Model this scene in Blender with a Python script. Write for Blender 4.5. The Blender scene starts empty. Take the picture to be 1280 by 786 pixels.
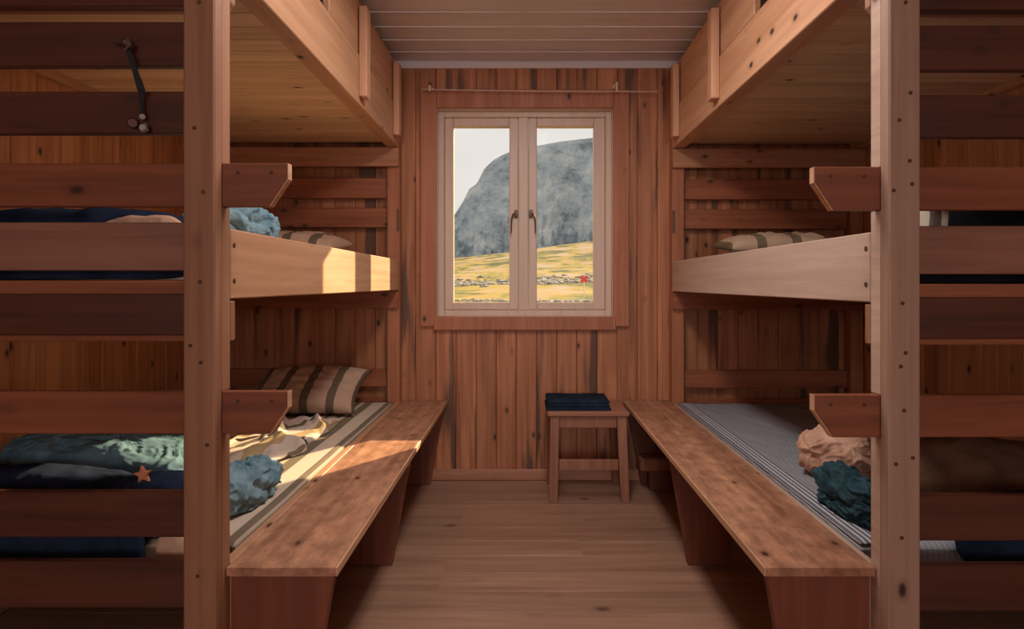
import bpy, bmesh, math, random
from mathutils import Vector, Matrix, noise as mn
PI = math.pi
R = random.Random(7)
EYE = 1.107                      # camera height
F = 770.0
col = bpy.context.scene.collection
def P(px, py, Y):                # photo pixel at distance Y -> world point
    return Vector(((px - 656) * Y / F, Y, EYE - (py - 354) * Y / F))

# ------------------------------------------------------------------ materials
def new_mat(name):
    m = bpy.data.materials.new(name); m.use_nodes = True
    nt = m.node_tree; nt.nodes.clear()
    out = nt.nodes.new('ShaderNodeOutputMaterial'); b = nt.nodes.new('ShaderNodeBsdfPrincipled')
    nt.links.new(b.outputs[0], out.inputs[0])
    return m, nt, b
def N(nt, t, **kw):
    n = nt.nodes.new(t)
    for k, v in kw.items():
        if k.startswith('i_'): n.inputs[k[2:].replace('_', ' ')].default_value = v
        else: setattr(n, k, v)
    return n
def ramp(nt, stops, interp='LINEAR'):
    r = nt.nodes.new('ShaderNodeValToRGB'); cr = r.color_ramp; cr.interpolation = interp
    while len(cr.elements) > 1: cr.elements.remove(cr.elements[-1])
    for i, (p, c) in enumerate(stops):
        e = cr.elements[0] if i == 0 else cr.elements.new(p)
        e.position = p; e.color = (c[0], c[1], c[2], 1) if not isinstance(c, (int, float)) else (c, c, c, 1)
    return r
def lin(c):                      # sRGB 0-255 -> linear
    return tuple(((x/255)/12.92 if x/255 <= .04045 else ((x/255+.055)/1.055)**2.4) for x in c)
def mixc(nt, fac, a, b, mode='MIX'):
    m = nt.nodes.new('ShaderNodeMix'); m.data_type = 'RGBA'; m.blend_type = mode
    for idx, v in ((0, fac), (6, a), (7, b)):
        if hasattr(v, 'links') or isinstance(v, bpy.types.NodeSocket): nt.links.new(v, m.inputs[idx])
        elif isinstance(v, (int, float)): m.inputs[idx].default_value = v
        else: m.inputs[idx].default_value = (v[0], v[1], v[2], 1)
    return m.outputs[2]
def wood(name, light, dark, axis='Z', scale=1.0, knots=.5, rough=.5, var=.25, spec=.4, knotcol=(.05,.018,.010), streak=0, ksize=.6, hue=None):
    m, nt, b = new_mat(name); L = nt.links.new
    light, dark = lin(light), lin(dark)
    tc = N(nt, 'ShaderNodeTexCoord'); at = N(nt, 'ShaderNodeAttribute', attribute_name='rnd')
    oi = N(nt, 'ShaderNodeObjectInfo')
    add = N(nt, 'ShaderNodeMath', operation='ADD'); L(at.outputs['Fac'], add.inputs[0]); L(oi.outputs['Random'], add.inputs[1])
    off = N(nt, 'ShaderNodeVectorMath', operation='SCALE'); off.inputs[0].default_value = (13.1, 17.7, 11.3); L(add.outputs[0], off.inputs['Scale'])
    p = N(nt, 'ShaderNodeVectorMath', operation='ADD'); L(tc.outputs['Object'], p.inputs[0]); L(off.outputs[0], p.inputs[1])
    def stretched(f):
        mp = N(nt, 'ShaderNodeMapping'); s = [1, 1, 1]; s['XYZ'.index(axis)] = f; mp.inputs['Scale'].default_value = s
        L(p.outputs[0], mp.inputs['Vector']); return mp.outputs[0]
    g = N(nt, 'ShaderNodeTexNoise'); g.inputs['Scale'].default_value = 42*scale; g.inputs['Detail'].default_value = 6; g.inputs['Roughness'].default_value = .6; g.inputs['Distortion'].default_value = .4
    L(stretched(.035), g.inputs['Vector'])
    g2 = N(nt, 'ShaderNodeTexNoise'); g2.inputs['Scale'].default_value = 9*scale; g2.inputs['Detail'].default_value = 3; g2.inputs['Distortion'].default_value = 1.2
    L(stretched(.10), g2.inputs['Vector'])
    s1 = N(nt, 'ShaderNodeMath', operation='MULTIPLY_ADD'); s1.inputs[1].default_value = .6; L(g.outputs['Fac'], s1.inputs[0])
    s2 = N(nt, 'ShaderNodeMath', operation='MULTIPLY'); s2.inputs[1].default_value = .5; L(g2.outputs['Fac'], s2.inputs[0]); L(s2.outputs[0], s1.inputs[2])
    cr = ramp(nt, [(.38, dark), (.55, tuple((a*.5+c*.5) for a, c in zip(light, dark))), (.70, light)])
    L(s1.outputs[0], cr.inputs[0]); c = cr.outputs[0]
    if streak:
        g3 = N(nt, 'ShaderNodeTexNoise'); g3.inputs['Scale'].default_value = 11; g3.inputs['Detail'].default_value = 3; L(stretched(.09), g3.inputs['Vector'])
        r3 = ramp(nt, [(.565, 0.0), (.66, 1.0)]); L(g3.outputs['Fac'], r3.inputs[0])
        mm = N(nt, 'ShaderNodeMath', operation='MULTIPLY'); mm.inputs[1].default_value = streak; L(r3.outputs[0], mm.inputs[0])
        c = mixc(nt, mm.outputs[0], c, (.05, .03, .022))
    # board to board variation
    wn = N(nt, 'ShaderNodeTexWhiteNoise', noise_dimensions='1D'); L(add.outputs[0], wn.inputs['W'])
    vr = N(nt, 'ShaderNodeMapRange'); vr.inputs['To Min'].default_value = 1-var; vr.inputs['To Max'].default_value = 1+var*.7; L(wn.outputs['Value'], vr.inputs['Value'])
    vm = N(nt, 'ShaderNodeVectorMath', operation='SCALE'); L(c, vm.inputs[0]); L(vr.outputs[0], vm.inputs['Scale']); c = vm.outputs[0]
    if knots > 0:
        v = N(nt, 'ShaderNodeTexVoronoi'); v.inputs['Scale'].default_value = 7.0/ksize; L(stretched(.55), v.inputs['Vector'])
        kd = N(nt, 'ShaderNodeTexNoise'); kd.inputs['Scale'].default_value = 30; L(p.outputs[0], kd.inputs['Vector'])
        da = N(nt, 'ShaderNodeMath', operation='MULTIPLY_ADD'); da.inputs[1].default_value = .06; L(kd.outputs['Fac'], da.inputs[0]); L(v.outputs['Distance'], da.inputs[2])
        kr = ramp(nt, [(.09, 1.0), (.125, .75), (.15, .3), (.26, 0.0)]); L(da.outputs[0], kr.inputs[0])
        sp = N(nt, 'ShaderNodeSeparateColor'); L(v.outputs['Color'], sp.inputs[0])
        gt = N(nt, 'ShaderNodeMath', operation='LESS_THAN'); gt.inputs[1].default_value = knots; L(sp.outputs[0], gt.inputs[0])
        km = N(nt, 'ShaderNodeMath', operation='MULTIPLY'); L(kr.outputs[0], km.inputs[0]); L(gt.outputs[0], km.inputs[1])
        c = mixc(nt, km.outputs[0], c, knotcol)
    L(c, b.inputs['Base Color'])
    b.inputs['Roughness'].default_value = rough; b.inputs['Specular IOR Level'].default_value = spec
    bp = N(nt, 'ShaderNodeBump'); bp.inputs['Strength'].default_value = .12; bp.inputs['Distance'].default_value = .002
    L(g.outputs['Fac'], bp.inputs['Height']); L(bp.outputs[0], b.inputs['Normal'])
    return m
def plain(name, c, rough=.5, metal=0, noisy=.06, nscale=30, bump=0, spec=.4, emit=0):
    m, nt, b = new_mat(name); L = nt.links.new; c = lin(c)
    tc = N(nt, 'ShaderNodeTexCoord'); n = N(nt, 'ShaderNodeTexNoise'); n.inputs['Scale'].default_value = nscale; n.inputs['Detail'].default_value = 4
    L(tc.outputs['Object'], n.inputs['Vector'])
    cr = ramp(nt, [(.35, tuple(x*(1-noisy) for x in c)), (.65, tuple(min(1, x*(1+noisy)) for x in c))]); L(n.outputs['Fac'], cr.inputs[0])
    L(cr.outputs[0], b.inputs['Base Color']); b.inputs['Roughness'].default_value = rough; b.inputs['Metallic'].default_value = metal; b.inputs['Specular IOR Level'].default_value = spec
    if bump:
        bp = N(nt, 'ShaderNodeBump'); bp.inputs['Strength'].default_value = bump; bp.inputs['Distance'].default_value = .003; L(n.outputs['Fac'], bp.inputs['Height']); L(bp.outputs[0], b.inputs['Normal'])
    if emit: b.inputs['Emission Color'].default_value = (*c, 1); b.inputs['Emission Strength'].default_value = emit
    return m
def fabric(name, c, c2=None, stripes=None, axis='X', period=.1, offset=0, wob=0, rough=.9, blot=None):
    """woven cloth; stripes = [(position 0..1, colour)...] repeated every `period` metres along axis of the object"""
    m, nt, b = new_mat(name); L = nt.links.new
    tc = N(nt, 'ShaderNodeTexCoord'); n = N(nt, 'ShaderNodeTexNoise'); n.inputs['Scale'].default_value = 14; n.inputs['Detail'].default_value = 5
    L(tc.outputs['Object'], n.inputs['Vector'])
    c = lin(c); c2 = lin(c2) if c2 else tuple(x*.8 for x in c)
    r = ramp(nt, [(.35, c2), (.65, c)]); L(n.outputs['Fac'], r.inputs[0]); cc = r.outputs[0]
    if stripes:
        sx = N(nt, 'ShaderNodeSeparateXYZ'); src = tc.outputs['UV'] if axis in 'UV' else tc.outputs['Object']
        L(src, sx.inputs[0]); o = sx.outputs[{'X':0,'Y':1,'Z':2,'U':0,'V':1}[axis]]
        ma = N(nt, 'ShaderNodeMath', operation='MULTIPLY_ADD'); ma.inputs[1].default_value = 1/period; ma.inputs[2].default_value = offset; L(o, ma.inputs[0])
        last = ma.outputs[0]
        if wob:
            w = N(nt, 'ShaderNodeMath', operation='MULTIPLY_ADD'); w.inputs[1].default_value = wob
            n2 = N(nt, 'ShaderNodeTexNoise'); n2.inputs['Scale'].default_value = 5; L(tc.outputs['Object'], n2.inputs['Vector']); L(n2.outputs['Fac'], w.inputs[0]); L(last, w.inputs[2]); last = w.outputs[0]
        fr = N(nt, 'ShaderNodeMath', operation='FRACT'); L(last, fr.inputs[0])
        sr = ramp(nt, [(p, lin(x)) for p, x in stripes], 'CONSTANT'); L(fr.outputs[0], sr.inputs[0])
        cc = mixc(nt, .18, sr.outputs[0], cc)
    if blot:
        n3 = N(nt, 'ShaderNodeTexNoise'); n3.inputs['Scale'].default_value = 4.2; n3.inputs['Detail'].default_value = 0; n3.inputs['Distortion'].default_value = 2.2
        L(tc.outputs['Object'], n3.inputs['Vector']); br = ramp(nt, [(.64, 0.0), (.65, 1.0)]); L(n3.outputs['Fac'], br.inputs[0])
        cc = mixc(nt, br.outputs[0], cc, lin(blot))
    L(cc, b.inputs['Base Color']); b.inputs['Roughness'].default_value = rough; b.inputs['Specular IOR Level'].default_value = .04
    wv = N(nt, 'ShaderNodeTexNoise'); wv.inputs['Scale'].default_value = 260; L(tc.outputs['Object'], wv.inputs['Vector'])
    bp = N(nt, 'ShaderNodeBump'); bp.inputs['Strength'].default_value = .25; bp.inputs['Distance'].default_value = .001; L(wv.outputs['Fac'], bp.inputs['Height']); L(bp.outputs[0], b.inputs['Normal'])
    return m

PINE_Z = wood('post pine', (170,122,94), (138,92,66), 'Z', knots=.55, var=.06)
PINE_ZR = wood('greyer post pine', (176,142,122), (148,112,94), 'Z', knots=.55, var=.05)
PINE_Y = wood('rail pine', (204,154,120), (178,126,92), 'Y', knots=.6, var=.06)
PINE_Y2 = wood('daylit rail pine', (200,170,152), (176,144,126), 'Y', knots=.35, var=.05, rough=.38)  # rail pine greyed so its colour carries the window daylight
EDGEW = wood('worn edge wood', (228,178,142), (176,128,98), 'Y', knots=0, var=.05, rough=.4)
BATTEN = wood('batten pine', (220,168,132), (188,132,100), 'Z', knots=.5, var=.08)
LEDGER = wood('ledger pine', (194,136,102), (154,98,68), 'X', knots=.8, var=.06)
RED_X = wood('red stained board', (94,50,34), (66,34,23), 'X', knots=.5, var=.08)
MID_X = wood('brown end board', (150,104,84), (120,78,62), 'X', knots=.2, var=.06)
RED_XB = wood('reddish head board', (168,100,68), (134,72,46), 'X', knots=.8, var=.1)
STEP = wood('step board wood', (146,84,56), (112,60,38), 'X', knots=.3, var=.05)
RED_Z = wood('reddish panel wood', (134,74,50), (104,54,36), 'Z', knots=.3, var=.08)
WALLW = wood('wall planks', (188,124,84), (134,78,50), 'Z', knots=.8, var=.16, streak=.0)
WALLS = wood('window wall planks', (198,130,90), (144,84,54), 'Z', knots=.85, var=.13, streak=.8)
CASING = wood('casing wood', (182,116,84), (152,88,60), 'Z', knots=.3, var=.03)
DECK = wood('bunk deck boards', (230,192,154), (198,156,118), 'X', knots=.8, var=.12)
WALLSIDE = wood('side wall planks', (212,150,104), (160,102,66), 'Z', knots=.8, var=.14)
BACKPOST = wood('back post wood', (182,116,82), (150,88,58), 'Z', knots=.5, var=.05)
FLOORW = wood('floor planks', (170,130,108), (138,100,80), 'X', knots=.35, var=.09, rough=.42, ksize=.9, knotcol=(.10,.05,.035))
BENCHW = wood('bench top wood', (190,138,108), (142,96,72), 'Y', knots=1.0, var=.04, rough=.5)
STOOLW = wood('stool wood', (166,112,86), (130,80,60), 'Z', knots=.1, var=.05)
CEILW = wood('ceiling boards', (222,208,210), (208,194,196), 'X', knots=0, var=.03, rough=.4)
FRAMEP = wood('window frame paint', (216,188,170), (204,174,156), 'Z', knots=0, var=.02, rough=.4)
BASEB = wood('baseboard wood', (188,130,102), (152,98,74), 'X', knots=.1, var=.03)
STEEL = plain('steel', (150,146,140), .35, 1.0)
DARKM = plain('dark metal', (104,80,68), .45, .6)
SCREW = plain('screw', (84,54,40), .6, .2)
BLACKF = plain('black webbing', (34,34,38), .8, 0, .3, 200, .3)
FILLM = plain('fill lamp glow', (250,235,215), .4, 0, 0, 1, 0, .4, 2.5)  # glow of the added aisle lamp
# mottled worn varnish on the benches
def bench_mottle():
    nt = BENCHW.node_tree; L = nt.links.new
    b = [n for n in nt.nodes if n.type == 'BSDF_PRINCIPLED'][0]; src = b.inputs['Base Color'].links[0].from_socket
    tc = N(nt, 'ShaderNodeTexCoord'); n = N(nt, 'ShaderNodeTexNoise'); n.inputs['Scale'].default_value = 26; n.inputs['Detail'].default_value = 8; n.inputs['Roughness'].default_value = .7
    mp = N(nt, 'ShaderNodeMapping'); mp.inputs['Scale'].default_value = (1, .55, 1); mp.inputs['Rotation'].default_value = (0, 0, .5); L(tc.outputs['Object'], mp.inputs[0]); L(mp.outputs[0], n.inputs['Vector'])
    r = ramp(nt, [(.38, (.74, .70, .68)), (.5, (.97, .96, .95)), (.66, (1.28, 1.26, 1.24))]); L(n.outputs['Fac'], r.inputs[0])
    L(mixc(nt, 1.0, src, r.outputs[0], 'MULTIPLY'), b.inputs['Base Color'])
bench_mottle()
STRIPE_A = [(0,(96,84,62)), (.20,(206,184,164)), (.52,(92,76,60)), (.62,(176,156,138)), (.80,(82,70,54)), (.9,(196,176,150))]
PILLOWM = fabric('striped ticking', (190,160,140), stripes=[(0,(186,152,130)), (.68,(78,66,52))], axis='U', period=.128, offset=.35)
PILLOWR = fabric('striped ticking pale', (200,172,146), stripes=[(0,(196,164,136)), (.72,(98,84,62))], axis='U', period=.16, offset=.9)
SHEETM = fabric('striped sheet', (206,186,168), stripes=STRIPE_A, axis='X', period=.215, offset=.35)
DUVETM = fabric('striped blotched duvet', (214,196,180), stripes=[(0,(212,190,176)), (.34,(170,140,92)), (.55,(206,186,172)), (.86,(78,62,50))], axis='U', period=.26, wob=.5, blot=(66,52,44))  # dark leaf-shaped blotches laid over the stripes
PLAINSH = fabric('beige sheet', (224,204,186))
GREYST = fabric('grey ticking', (156,154,160), stripes=[(0,(134,132,138)), (.5,(152,152,158))], axis='X', period=.014)
GREYEDGE = fabric('grey edge ticking', (130,130,136), stripes=[(0,(70,70,80)), (.45,(176,172,176))], axis='X', period=.022)
TEAL = fabric('pale teal blanket cloth', (112,142,154), (84,112,126))
TEAL2 = fabric('dusty blue cloth', (136,164,174), (98,128,142))
DTEAL = fabric('dark teal cloth', (60,88,96), (38,60,68))
NAVY = fabric('navy cloth', (42,50,70), (28,34,50))
BLACKC = fabric('black cloth', (30,30,34), (20,20,24))
BEIGE = fabric('beige cloth', (214,172,148), (186,140,116))
OLIVE = fabric('brown cloth', (112,80,62), (84,60,46))
DENIM = fabric('folded dark blue cloth', (38,50,66), (26,34,46))
ORANGE = plain('orange star print', (206,128,92), .8)
PIPING = fabric('white piping', (210,196,186))
CHEV = fabric('chevron weave', (190,176,160), stripes=[(0,(196,182,166)), (.5,(70,50,42))], axis='U', period=.045)

# ------------------------------------------------------------------ mesh helpers
class MB:
    def __init__(s): s.bm = bmesh.new(); s.l = s.bm.faces.layers.float.new('rnd')
    def _tag(s, faces, r):
        for f in faces: f[s.l] = r
    def box(s, x0, x1, y0, y1, z0, z1, bev=.002, rnd=None, mat=None):
        x0, x1 = sorted((x0, x1)); y0, y1 = sorted((y0, y1)); z0, z1 = sorted((z0, z1))
        r = R.random()*9 if rnd is None else rnd
        t = bmesh.new(); bmesh.ops.create_cube(t, size=1)
        for v in t.verts: v.co = Vector(((x0+x1)/2 + v.co.x*(x1-x0), (y0+y1)/2 + v.co.y*(y1-y0), (z0+z1)/2 + v.co.z*(z1-z0)))
        bev = min(bev, .3*min(x1-x0, y1-y0, z1-z0))
        if bev > 0: bmesh.ops.bevel(t, geom=t.edges[:], offset=bev, segments=1, affect='EDGES')
        s.merge(t, r, mat); return s
    def prism(s, pts, a0, a1, axis='Y', bev=.0, rnd=None):
        """pts: 2D outline; extruded a0..a1 along axis (Y: pts are x,z; X: pts are y,z; Z: pts are x,y)"""
        r = R.random()*9 if rnd is None else rnd
        t = bmesh.new(); mk = {'Y': lambda p, a: (p[0], a, p[1]), 'X': lambda p, a: (a, p[0], p[1]), 'Z': lambda p, a: (p[0], p[1], a)}[axis]
        A = [t.verts.new(mk(p, a0)) for p in pts]; B = [t.verts.new(mk(p, a1)) for p in pts]
        t.faces.new(A); t.faces.new(B[::-1]); n = len(pts)
        for i in range(n): t.faces.new((A[i], B[i], B[(i+1) % n], A[(i+1) % n]))
        bmesh.ops.recalc_face_normals(t, faces=t.faces[:])
        if bev: bmesh.ops.bevel(t, geom=t.edges[:], offset=bev, segments=1, affect='EDGES')
        s.merge(t, r); return s
    def cyl(s, p0, p1, r0, r1=None, seg=16, rnd=0):
        p0, p1 = Vector(p0), Vector(p1); d = p1-p0; r1 = r0 if r1 is None else r1
        t = bmesh.new(); bmesh.ops.create_cone(t, cap_ends=True, segments=seg, radius1=r0, radius2=r1, depth=d.length)
        M = Matrix.Translation((p0+p1)/2) @ Vector((0,0,1)).rotation_difference(d).to_matrix().to_4x4()
        bmesh.ops.transform(t, matrix=M, verts=t.verts[:]); s.merge(t, rnd); return s
    def tube(s, pts, rad, seg=10, rnd=0):
        pts = [Vector(p) for p in pts]; t = bmesh.new(); rings = []
        for i, p in enumerate(pts):
            d = (pts[min(i+1, len(pts)-1)] - pts[max(i-1, 0)]).normalized()
            q = Vector((0,0,1)).rotation_difference(d)
            rr = rad[i] if isinstance(rad, (list, tuple)) else rad
            rings.append([t.verts.new(p + q @ Vector((math.cos(k*2*PI/seg)*rr, math.sin(k*2*PI/seg)*rr, 0))) for k in range(seg)])
        for a, b in zip(rings, rings[1:]):
            for k in range(seg): t.faces.new((a[k], a[(k+1) % seg], b[(k+1) % seg], b[k]))
        t.faces.new(rings[0][::-1]); t.faces.new(rings[-1])
        bmesh.ops.recalc_face_normals(t, faces=t.faces[:]); s.merge(t, rnd); return s
    def merge(s, t, r=0, mat=None):
        vm = {}
        for v in t.verts: vm[v] = s.bm.verts.new(v.co)
        for f in t.faces:
            try: nf = s.bm.faces.new([vm[v] for v in f.verts]); nf[s.l] = r; nf.smooth = f.smooth
            except ValueError: pass
        t.free()
    def build(s, name, mat, parent=None, smooth=False):
        o_loc = Vector(parent.matrix_local.translation) if parent is not None else Vector()
        if parent is not None and parent.parent is not None: o_loc = o_loc + Vector(parent.parent.location)
        if parent is not None: o_loc = wloc(parent)
        me = bpy.data.meshes.new(name)
        for v in s.bm.verts: v.co -= o_loc
        if smooth:
            for f in s.bm.faces: f.smooth = True
        s.bm.to_mesh(me); s.bm.free(); me.materials.append(mat)
        o = bpy.data.objects.new(name, me); col.objects.link(o)
        if parent is not None: o.parent = parent
        return o
def wloc(o):
    v = Vector(o.location)
    while o.parent is not None: o = o.parent; v += Vector(o.location)
    return v
def thing(name, label, cat, loc=(0,0,0), group=None):
    o = bpy.data.objects.new(name, None); col.objects.link(o); o.location = loc; o.empty_display_size = .05
    o['label'] = label; o['category'] = cat
    if group: o['group'] = group
    return o
def tag(o, label, cat, group=None):
    o['label'] = label; o['category'] = cat
    if group: o['group'] = group
    return o
def struct(o): o['kind'] = 'structure'; return o
def recentre(o):                 # put a one-mesh thing's origin at its base
    vs = [v.co for v in o.data.vertices]
    c = Vector(((min(v.x for v in vs)+max(v.x for v in vs))/2, (min(v.y for v in vs)+max(v.y for v in vs))/2, min(v.z for v in vs)))
    for v in o.data.vertices: v.co -= c
    o.location = c; return o

# ------------------------------------------------------------------ the room
YB = 3.468; XL, XR = -1.75, 1.87; ZC = 2.357; YF = -4.6
# floor: long planks across the room
m = MB(); y = YF; k = 0
while y < YB:
    w = .145; off = R.uniform(-1.2, .2); x = XL
    cuts = [XL] + [c for c in (XL+.4+R.uniform(0, 1.1), XL+1.9+R.uniform(0, 1.2)) if c < XR-.2] + [XR]
    for a, b_ in zip(cuts, cuts[1:]): m.box(a, b_, y, min(y+w, YB), -.02, 0, .0012)
    y += w
m.box(XL-.1, XR+.1, YF-.1, YB+.15, -.08, -.0205, 0)
struct(m.build('floor', FLOORW))
# ceiling: white boards across with grooves
m = MB(); y = YB - .137
ys = [YB]
while y > YF: ys.append(y); y -= .163
ys.append(YF)
for a, b_ in zip(ys, ys[1:]): m.box(XL, XR, b_+.0015, a-.0015, ZC, ZC+.014, .0065)
for a, b_ in zip(ys, ys[1:]): m.box(XL, XR, a-.009, a-.0016, ZC-.0045, ZC+.002, .0015)
m.box(XL-.1, XR+.1, YF-.1, YB+.15, ZC+.0145, ZC+.08, 0)
struct(m.build('ceiling', CEILW))
# back wall with window opening
WX0, WX1, WZ0, WZ1 = -.497, .497, EYE-.190, EYE+.985     # opening
m = MB(); x = XL; pw = .1135
while x < XR:
    a, b_ = x+.0006, min(x+pw, XR)-.0006; r = R.random()*9
    if b_ <= WX0 or a >= WX1: m.box(a, b_, YB, YB+.02, 0, ZC, .0035, r)
    else:
        m.box(a, b_, YB, YB+.02, 0, WZ0, .0035, r); m.box(a, b_, YB, YB+.02, WZ1, ZC, .0035, r)
        if a < WX0: m.box(a, WX0, YB, YB+.02, WZ0, WZ1, .001, r)
        if b_ > WX1: m.box(WX1, b_, YB, YB+.02, WZ0, WZ1, .001, r)
    x += pw
y0, y1 = YB+.0205, YB+.15
m.box(XL-.1, WX0, y0, y1, -.08, ZC+.08, 0); m.box(WX1, XR+.1, y0, y1, -.08, ZC+.08, 0)
m.box(WX0, WX1, y0, y1, -.08, WZ0, 0); m.box(WX0, WX1, y0, y1, WZ1, ZC+.08, 0)
struct(m.build('wall_back', WALLS))
def side_wall(name, xin, s):
    m = MB(); y = YF
    while y < YB:
        m.box(xin, xin+s*.02, y+.0006, min(y+pw, YB)-.0006, 0, ZC, .0035); y += pw
    m.box(xin+s*.0205, xin+s*.1, YF-.1, YB+.15, -.08, ZC+.08, 0)
    struct(m.build(name, WALLSIDE))
side_wall('wall_left', XL, -1); side_wall('wall_right', XR, 1)
# wall behind the camera with a doorway added to let in fill light
m = MB(); DX0, DX1, DZ = -.75, .95, 2.1
x = XL
while x < XR:
    a, b_ = x+.0006, min(x+pw, XR)-.0006; r = R.random()*9
    if a >= DX0-.06 and b_ <= DX1+.06: m.box(a, b_, YF-.02, YF, DZ, ZC, .0035, r)
    else: m.box(a, b_, YF-.02, YF, 0, ZC, .0035, r)
    x += pw
m.box(XL-.1, DX0-.1, YF-.1, YF-.0205, -.08, ZC+.08, 0); m.box(DX1+.1, XR+.1, YF-.1, YF-.0205, -.08, ZC+.08, 0); m.box(DX0-.1, DX1+.1, YF-.1, YF-.0205, DZ, ZC+.08, 0)
struct(m.build('wall_front', WALLW))
m = MB().box(-.56, 1.8, YB-.016, YB-.0005, 0, .064, .004)
# baseboard spans between the posts only
m = MB().box(XL+.003, XR-.003, YB-.016, YB-.0005, .0005, .064, .004)
struct(m.build('baseboard_back', BASEB))
m = MB().box(XL+.001, XR-.001, YB-.016, YB-.0005, ZC-.044, ZC-.005, .004)
struct(m.build('trim_1', CEILW))

# ------------------------------------------------------------------ window
YW = 3.53                                             # inner face of the sashes
wf = MB()
FR = .036
def sq(m, x0, x1, z0, z1, t, ya, yb, bev=.004):       # rectangular frame, mitred look
    m.box(x0, x0+t, ya, yb, z0, z1, bev); m.box(x1-t, x1, ya, yb, z0, z1, bev)
    m.box(x0+t, x1-t, ya, yb, z1-t, z1, bev); m.box(x0+t, x1-t, ya, yb, z0, z0+t, bev)
win = MB(); sq(win, WX0+.001, WX1-.001, WZ0+.001, WZ1-.001, FR, YW-.012, YW+.075)
win.box(-.036, .020, YW-.012, YW+.075, WZ0+FR, WZ1-FR, .004)
win = win.build('window_1', FRAMEP); struct(win)
SASH = []
for nm, a, b_, ga, gb in (('L', WX0+.038, -.037, -.4090, -.0885), ('R', .021, WX1-.038, .0690, .3950)):
    s = MB(); z0, z1 = WZ0+.038, WZ1-.038; gz0, gz1 = EYE-.110, EYE+.898
    ya, yb = YW-.004, YW+.05
    s.box(a, ga, ya, yb, z0, z1, .004); s.box(gb, b_, ya, yb, z0, z1, .004); s.box(ga, gb, ya, yb, z0, gz0, .004); s.box(ga, gb, ya, yb, gz1, z1, .004)
    o = s.build('sash', FRAMEP, win)
    o.parent = win
    # glass: thin pane
    g, nt, b = new_mat('glass pane'); nt.nodes.clear()
    out = nt.nodes.new('ShaderNodeOutputMaterial'); mx = nt.nodes.new('ShaderNodeMixShader'); tr = nt.nodes.new('ShaderNodeBsdfTransparent'); gl = nt.nodes.new('ShaderNodeBsdfGlossy'); fz = nt.nodes.new('ShaderNodeFresnel')
    tr.inputs[0].default_value = (.96, .97, .97, 1); gl.inputs['Roughness'].default_value = 0.0; fz.inputs[0].default_value = 1.06
    nt.links.new(fz.outputs[0], mx.inputs[0]); nt.links.new(tr.outputs[0], mx.inputs[1]); nt.links.new(gl.outputs[0], mx.inputs[2]); nt.links.new(mx.outputs[0], out.inputs[0])
    MB().box(ga-.004, gb+.004, YW+.030, YW+.034, gz0-.004, gz1+.004, 0).build('glass', g, o)
    # espagnolette handle
    hx = (b_ - .014) if nm == 'L' else (a + .014); hz = EYE + .395; sg = -1 if nm == 'L' else 1
    h = MB(); h.box(hx-.010, hx+.010, ya-.006, ya, hz-.024, hz+.024, .003)
    h.cyl((hx, ya-.006, hz), (hx, ya-.03, hz), .013, .011)
    h.tube([(hx, ya-.026, hz), (hx+sg*.016, ya-.032, hz-.004), (hx+sg*.024, ya-.034, hz-.03), (hx+sg*.026, ya-.034, hz-.11)], [.006,.006,.005,.004])
    h.build('handle', DARKM, o, smooth=False)
# casing boards round the opening
def casing(n, *a, **k): struct(MB().box(*a, **k).build(n, CASING))
cx0, cx1 = -.584, .584; cz1 = EYE+1.085; cz0 = EYE-.262
c = MB(); c.box(cx0, WX0+.002, YB-.024, YB-.0005, cz0+.02, cz1-.0005, .003); c.box(WX1-.002, cx1, YB-.024, YB-.0005, cz0+.02, cz1-.0005, .003)
c.box(WX0+.0025, WX1-.0025, YB-.024, YB-.0005, WZ1-.003, cz1-.0005, .003); c.box(WX0-.012, WX1+.012, YB-.028, YB-.0005, WZ0-.072, WZ0+.003, .003)
struct(c.build('trim_2', CASING))
# reveal lining
rv = MB(); rv.box(WX0-.0, WX0+.004, YB, YW-.0125, WZ0, WZ1, 0); rv.box(WX1-.004, WX1, YB, YW-.0125, WZ0, WZ1, 0); rv.box(WX0, WX1, YB, YW-.0125, WZ1-.004, WZ1, 0); rv.box(WX0, WX1, YB, YW-.0125, WZ0, WZ0+.004, 0)
struct(rv.build('trim_3', FRAMEP))
# curtain wire
t = thing('curtain_wire', 'thin white curtain wire stretched above the window on two small hooks', 'curtain wire', P(668, 113, 3.40))
a, b_ = P(527, 111.5, 3.40), P(822, 114.5, 3.40)
MB().tube([a.lerp(b_, i/12) - Vector((0,0,.004*math.sin(PI*i/12))) for i in range(13)], .0028).build('wire', plain('white wire', (205,175,160), .5), t)
for px, py in ((537, 108), (771, 104)):
    q = P(px, py, 3.40); q2 = P(px, 112.5, 3.40)
    h = MB(); h.cyl((q.x, YB-.0005, q.z), (q.x, 3.40, q.z), .006); h.cyl((q.x, 3.40, q.z+.006), (q2.x, 3.40, q2.z-.006), .007); h.cyl((q.x, YB-.008, q.z), (q.x, YB-.0005, q.z), .014)
    h.build('hook', plain('hook enamel', (215,185,165), .4), t)

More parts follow.
